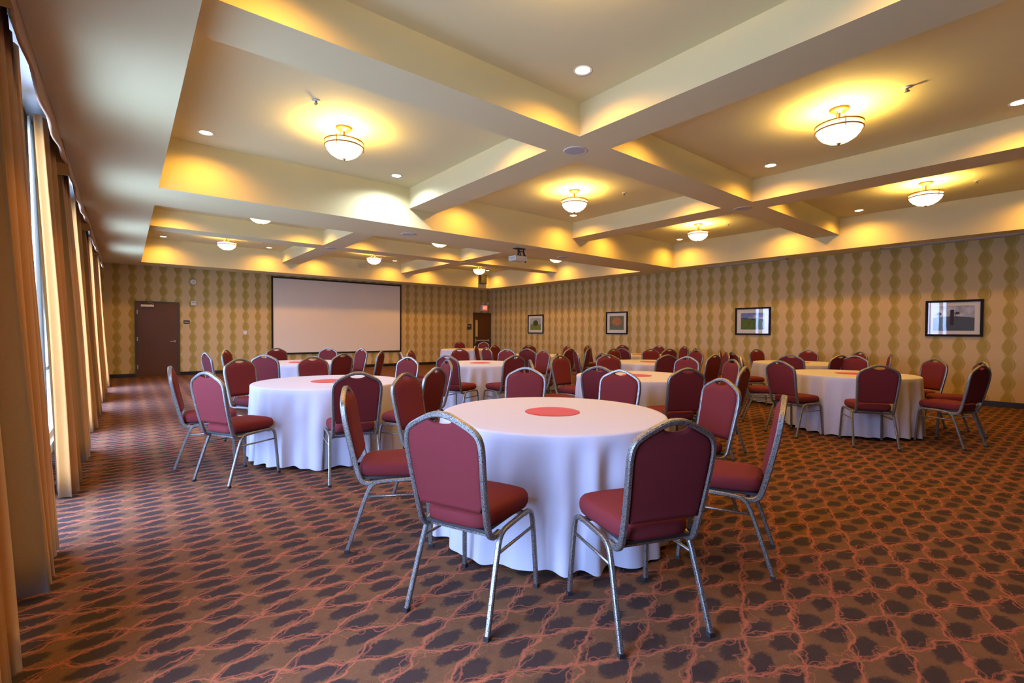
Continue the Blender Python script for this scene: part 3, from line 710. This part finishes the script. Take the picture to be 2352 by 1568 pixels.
# ================================================================ banquet chairs
def crown(k=1.0, inset=0.0):
    """right half of the back's centre line: x, y, z from the seat side end to the crown"""
    return [(.184, -.085, .400), (.184, -.125, .397), (.184, -.158, .408), (.185, -.181, .440), (.187, -.206, .53), (.194, -.236, .66), (.200, -.257, .765),
            (.2005, -.266, .82), (.192, -.272, .862), (.168, -.277, .892), (.115, -.2825, .922), (.065, -.286, .945), (.030, -.288, .955), (0, -.289, .957)]
def make_chair():
    r = empty('banquet_chair')
    half = [Vector(p) for p in crown()]
    full = half + [Vector((-p.x, p.y, p.z)) for p in half[-2::-1]]
    pts = spline(full, 3)
    bm = bmesh.new(); sweep(bm, pts, rrect(0.025, 0.030, 0.45), up=Vector((0, 0, 1))); link('back_frame', bm, M['frame'], r, False)
    # padded panel, bounded by the frame, scooped for the hand hold
    hs = [p for p in spline([Vector(p) for p in crown()], 6) if p.z >= 0.53 and p.y < -0.19]
    out = []
    for i, p in enumerate(hs):
        a = hs[max(i-1, 0)]; b = hs[min(i+1, len(hs)-1)]; t = Vector((b.x-a.x, 0, b.z-a.z)).normalized(); nrm = Vector((-t.z, 0, t.x))
        q = p + nrm*0.0105; x = min(q.x, p.x-0.0105) if p.z < 0.86 else q.x; z = q.z
        if x < 0.066:
            s = max(0.0, 1 - (x/0.066)**2); z -= 0.034*s**0.7
        out.append((max(x, 0), p.y, z))
    def yof(z):
        if z <= hs[0].z: return hs[0].y
        for i in range(len(hs)-1):
            if hs[i].z <= z <= hs[i+1].z:
                t = (z-hs[i].z)/max(hs[i+1].z-hs[i].z, 1e-6); return hs[i].y*(1-t) + hs[i+1].y*t
        return hs[-1].y
    bm = bmesh.new(); NX, NZ = 14, 22; zmin = 0.525
    def ztop(x):
        best = 0.9
        o2 = out[::-1]
        for i in range(len(o2)-1):
            if o2[i][0] <= x <= o2[i+1][0]:
                t = (x-o2[i][0])/max(o2[i+1][0]-o2[i][0], 1e-6); return o2[i][2]*(1-t) + o2[i+1][2]*t
        return o2[-1][2]
    def xmax(z):
        for i in range(len(out)-1):
            if out[i][2] <= z <= out[i+1][2]:
                t = (z-out[i][2])/max(out[i+1][2]-out[i][2], 1e-6); return out[i][0]*(1-t)+out[i+1][0]*t
        return 0.167 if z < out[0][2] else 0.1
    xw = max(p[0] for p in out); layers = {}
    for side in (0, 1):
        g = []
        for i in range(-NX, NX+1):
            s = i/NX; col = []
            for j in range(NZ+1):
                v = j/NZ
                xx = s*xw; zt = ztop(min(abs(xx), xw*0.985)) if abs(s) < 0.9999 else ztop(xw*0.985)
                z = zmin + (zt-zmin)*v
                xm = xmax(min(z, 0.84)); x = s*xm if z < 0.84 else s*xw
                edge = (1-abs(s)**6)*(1-(2*v-1)**10) if True else 1
                y = yof(min(z, 0.95)) + ((0.012 + 0.020*max(edge, 0)**0.5) if side == 0 else -0.007 - 0.004*max(edge, 0)**0.5)
                col.append(bm.verts.new((x, y, z)))
            g.append(col)
        layers[side] = g
        for a, b in zip(g, g[1:]):
            for j in range(NZ):
                f = (a[j], b[j], b[j+1], a[j+1]); bm.faces.new(f if side else f[::-1])
    A, B = layers[0], layers[1]; n = 2*NX
    for i in range(n):
        bm.faces.new((A[i][0], A[i+1][0], B[i+1][0], B[i][0])); bm.faces.new((A[i][NZ], B[i][NZ], B[i+1][NZ], A[i+1][NZ]))
    for j in range(NZ):
        bm.faces.new((A[0][j], B[0][j], B[0][j+1], A[0][j+1])); bm.faces.new((A[n][j], A[n][j+1], B[n][j+1], B[n][j]))
    link('backrest', bm, M['burgundy'], r, True)
    # seat cushion
    bm = bmesh.new(); ns = 56; rings = []
    def plan(th, k):
        c, s = math.cos(th), math.sin(th); e = 0.42
        x = math.copysign(abs(c)**e, c); y = math.copysign(abs(s)**e, s)
        yy = 0.030 + 0.222*y*k; hw = 0.176 + 0.036*(yy+0.19)/0.44
        return (x*hw*k*(1-0.03*max(y, 0)**2), yy + (0.012*(1-x*x) if y > 0 else 0))
    for k, z in ((0.0, .432), (0.90, .432), (0.975, .438), (1.0, .452), (1.008, .470), (0.995, .490), (0.955, .505), (0.86, .514), (0.6, .520), (0.3, .522), (0.0, .5225)):
        if k == 0: rings.append([bm.verts.new((0, 0.03, z))])
        else: rings.append([bm.verts.new((*plan(2*PI*i/ns, k), z)) for i in range(ns)])
    for a, b in zip(rings, rings[1:]):
        for i in range(ns):
            j = (i+1) % ns
            if len(a) == 1: bm.faces.new((a[0], b[j], b[i]))
            elif len(b) == 1: bm.faces.new((a[i], a[j], b[0]))
            else: bm.faces.new((a[i], a[j], b[j], b[i]))
    link('seat', bm, M['burgundy'], r, True)
    bx('seat_pan', (-0.165, 0.165, -0.17, 0.20, 0.418, 0.433), M['cap'], r)
    bm = bmesh.new(); box(bm, -0.195, 0.195, -0.125, -0.103, 0.385, 0.400); box(bm, -0.205, 0.205, 0.150, 0.172, 0.400, 0.418); link('seat_frame', bm, M['frame'], r)
    for s in (1, -1):
        for rear in (1, 0):
            if rear: P = [(.2215*s, -.245, 0.012), (.2095*s, -.155, .28), (.2055*s, -.120, .370), (.2045*s, -.095, .400), (.204*s, -.055, .413), (.204*s, .04, .417)]
            else: P = [(.2215*s, .245, 0.012), (.2120*s, .226, .28), (.2075*s, .216, .375), (.2055*s, .196, .408), (.204*s, .155, .419), (.204*s, .04, .417)]
            bm = bmesh.new(); sweep(bm, spline(P, 4), rrect(0.022, 0.022, 0.4), up=Vector((1, 0, 0))); lg = link('leg', bm, M['frame'], r)
            x, y = P[0][0], P[0][1]; bx('foot_cap', (x-0.0125, x+0.0125, y-0.0135, y+0.0135, 0.0, 0.020), M['cap'], lg)
        bm = bmesh.new(); sweep(bm, [Vector((.2075*s, -.138, .325)), Vector((.2100*s, .222, .325))], circ(0.0072, 8)); link('stretcher', bm, M['frame'], r, True)
    return r
CHAIRS = {'C1': (1.332, 1.932, 5.112, 'T1'),
 'C2': (1.85, 1.362, 5.924, 'T1'),
 'C3': (1.336, 2.881, 4.208, 'T1'),
 'C4': (2.802, 1.404, 0.394, 'T1'),
 'C5': (3.345, 1.973, 1.173, 'T1'),
 'C6': (2.836, 3.448, 2.097, 'T1'),
 'C7': (3.344, 2.806, 1.752, 'T1'),
 'C8': (4.098, 3.378, 4.982, 'T5'),
 'C9': (4.496, 2.873, 5.837, 'T5'),
 'C10': (5.813, 4.673, 2.702, 'T5'),
 'C11': (6.232, 3.922, 1.511, 'T5'),
 'C12': (6.825, 4.628, 5.873, 'T8'),
 'C13': (11.044, 6.988, 1.086, 'T9'),
 'C14': (10.119, 6.196, 0.132, 'T9'),
 'C15': (8.842, 5.352, 1.238, 'T8'),
 'C16': (7.5, 4.284, 6.218, 'T8'),
 'C17': (8.501, 4.621, 0.733, 'T8'),
 'C17b': (9.629, 4.724, 3.57, 'T7'),
 'C18': (8.954, 4.157, 4.129, 'T7'),
 'C19': (6.133, 3.313, 0.95, 'T5'),
 'C20': (5.035, 2.662, 0.188, 'T5'),
 'C21': (7.475, 3.26, 3.625, 'T6'),
 'C22': (10.687, 4.543, 2.805, 'T7'),
 'C23': (11.06, 4.015, 1.401, 'T7'),
 'C24': (8.904, 3.284, 4.703, 'T7'),
 'C25': (6.848, 2.557, 4.424, 'T6'),
 'C26': (6.89, 1.756, 5.283, 'T6'),
 'C27': (7.704, 1.152, 5.984, 'T6'),
 'C28': (8.551, 1.246, 0.496, 'T6'),
 'C33': (8.849, 1.706, 0.909, 'T6'),
 'C29': (8.932, 2.599, 1.361, 'T6'),
 'C31': (9.297, 2.994, 5.845, 'T7'),
 'C30': (10.973, 3.188, 0.885, 'T7'),
 'C32': (10.26, 2.607, 0.284, 'T7'),
 'C34': (8.674, 8.84, 1.333, 'T11'),
 'C35': (7.363, 7.462, 0.122, 'T11'),
 'C36': (5.148, 4.912, 3.202, 'T5'),
 'C36b': (8.039, 7.6, 0.469, 'T11'),
 'C37': (4.197, 4.378, 4.113, 'T5'),
 'C38': (5.976, 6.802, 1.486, 'T4'),
 'C39': (5.392, 5.939, 0.601, 'T4'),
 'C40': (6.8, 7.676, 5.039, 'T11'),
 'C40b': (8.329, 9.432, 2.837, 'T11'),
 'C41': (4.536, 5.825, 6.266, 'T4'),
 'C42': (5.786, 7.564, 1.891, 'T4'),
 'C43': (7.551, 9.713, 3.415, 'T11'),
 'C44': (6.437, 8.5, 4.654, 'T11'),
 'C45': (6.815, 9.405, 3.864, 'T11'),
 'C46': (5.261, 7.964, 3.042, 'T4'),
 'C47': (8.776, 13.483, 3.02, 'T10'),
 'C48': (9.153, 13.03, 2.045, 'T10'),
 'C49': (3.963, 6.212, 5.076, 'T4'),
 'C50': (2.847, 5.209, 1.348, 'T2'),
 'C51': (2.225, 4.351, 0.509, 'T2'),
 'C52': (1.963, 3.432, 3.651, 'T1'),
 'C53': (2.74, 5.893, 1.879, 'T2'),
 'C54': (4.297, 7.875, 3.879, 'T4'),
 'C54b': (3.803, 7.213, 4.416, 'T4'),
 'C55': (1.591, 4.277, 6.099, 'T2'),
 'C56': (0.774, 4.871, 5.197, 'T2'),
 'C57': (0.616, 5.6, 4.573, 'T2'),
 'C58': (1.212, 6.405, 3.616, 'T2'),
 'C59': (1.75, 7.834, 5.544, 'T3'),
 'C60': (1.241, 8.776, 4.909, 'T3'),
 'C61': (1.632, 9.656, 4.21, 'T3'),
 'C62': (2.373, 9.948, 3.384, 'T3'),
 'C63': (2.983, 9.715, 2.25, 'T3'),
 'C64': (1.998, 6.447, 3.243, 'T2'),
 'C65': (2.49, 7.636, 0.407, 'T3'),
 'C66': (3.381, 9.24, 1.75, 'T3'),
 'C67': (3.257, 8.125, 0.875, 'T3'),
 'C68': (6.947, 6.218, 4.138, 'T8'),
 'C69': (9.565, 8.332, 3.379, 'T9'),
 'C70': (6.574, 5.28, 4.506, 'T8'),
 'C71': (8.211, 6.415, 3.069, 'T8'),
 'C72': (8.932, 6.795, 4.736, 'T9'),
 'C73': (10.686, 8.192, 2.8, 'T9'),
 'C74': (11.085, 7.673, 1.548, 'T9'),
 'C75': (8.731, 5.947, 2.652, 'T8'),
 'C76': (9.371, 6.267, 5.966, 'T9')}
PH = {'C1': 'turning its back to us, front left of the',
 'C2': 'turning its back to us, front right of the',
 'C3': 'seen side-on at the left of the',
 'C4': 'seen edge-on at the right of the',
 'C5': 'facing us behind the right edge of the',
 'C6': 'facing us across the middle of the',
 'C7': 'facing us with bright frame, far right side of the',
 'C52': 'with orange-brown back at the far left of the',
 'C8': 'with purple back toward us, front left of the',
 'C9': 'with dark back toward us, front of the',
 'C20': 'with dark narrow back, front right of the',
 'C19': 'with lit orange back at the right of the',
 'C11': 'facing us with pale frame, far right of the',
 'C10': 'facing us, far left side of the',
 'C36': 'with seat turned right, far left corner of the',
 'C37': 'seen as a thin pink back, left of the',
 'C12': 'with broad dark back toward us, front of the',
 'C16': 'with dark narrow back, front right of the',
 'C70': 'half hidden behind another chair, front left of the',
 'C68': 'seen edge-on at the left of the',
 'C71': 'facing us, far left side of the',
 'C75': 'facing us with pale outline, far side of the',
 'C15': 'facing us at an angle, far right of the',
 'C17': 'seen narrow and orange at the right of the',
 'C13': 'narrow and facing left, right side of the',
 'C14': 'seen as a thin sliver, front right of the',
 'C69': 'narrow and dark, left side of the',
 'C72': 'with dark back toward us, front left of the',
 'C73': 'facing us, far left side of the',
 'C74': 'facing us, far right side of the',
 'C76': 'with dark back toward us, front right of the',
 'C17b': 'mostly hidden, far left side of the',
 'C18': 'with dark back toward us, left of the',
 'C22': 'facing us at an angle, far left of the',
 'C23': 'facing us, far middle of the',
 'C24': 'with back toward us, front left of the',
 'C31': 'with dark back half hidden, front right of the',
 'C30': 'facing us behind another chair, right side of the',
 'C32': 'seen as a thin edge, far right of the',
 'C21': 'seen side-on facing right, far left of the',
 'C25': 'with full legs in view, left side of the',
 'C26': 'with dark back squarely toward us at the',
 'C27': 'facing left in front, right side of the',
 'C28': 'facing left behind its neighbour, right side of the',
 'C33': 'facing us beside the wall, far right of the',
 'C29': 'facing us with pale frame, far side of the',
 'C34': 'half hidden, right side of the',
 'C35': 'with dark back toward us, front right of the',
 'C36b': 'seen as a thin edge, right of the',
 'C40': 'with broad dark back, front of the',
 'C40b': 'just showing over its neighbour, far side of the',
 'C43': 'facing us at an angle, far left of the',
 'C44': 'with reddish narrow back, left side of the',
 'C45': 'seen edge-on, far left side of the',
 'C38': 'turned left with orange back, right side of the',
 'C39': 'seen narrow and dark, front right of the',
 'C41': 'with dark back, front of the',
 'C42': 'facing us with pale frame, far right of the',
 'C46': 'facing us, far left side of the',
 'C49': 'with purple back, front left of the',
 'C54': 'facing right, far left corner of the',
 'C54b': 'barely showing behind a bright chair, left of the',
 'C47': 'facing us, left one behind the',
 'C48': 'facing us, right one behind the',
 'C50': 'with pink narrow back, right side of the',
 'C51': 'with dark back turned right, front right of the',
 'C53': 'facing us with bright frame, far right of the',
 'C55': 'with broad back squarely toward us at the',
 'C56': 'with bright pink back, front left of the',
 'C57': 'seen side-on, farthest left of the',
 'C58': 'turned right with dark back, far left of the',
 'C64': 'facing us, far middle of the',
 'C59': 'with purple back toward us, front left of the',
 'C60': 'purple and turned right, left side of the',
 'C61': 'brown and turned right, far left of the',
 'C62': 'facing us, far middle left of the',
 'C63': 'facing us with pale frame, far right of the',
 'C65': 'with dark back toward us, front right of the',
 'C66': 'narrow and reddish, right side of the',
 'C67': 'seen edge-on with bright rim, right of the'}
ch = make_chair(); first = True
for k, (x, y, th, t) in CHAIRS.items():
    o = ch if first else dup(ch); first = False
    o.location = (x, y, 0); o.rotation_euler = (0, 0, th)
    tag(o, 'burgundy chair %s %s' % (PH[k], NICK[t][1]), 'chair', 'chairs around the ' + NICK[t][1])
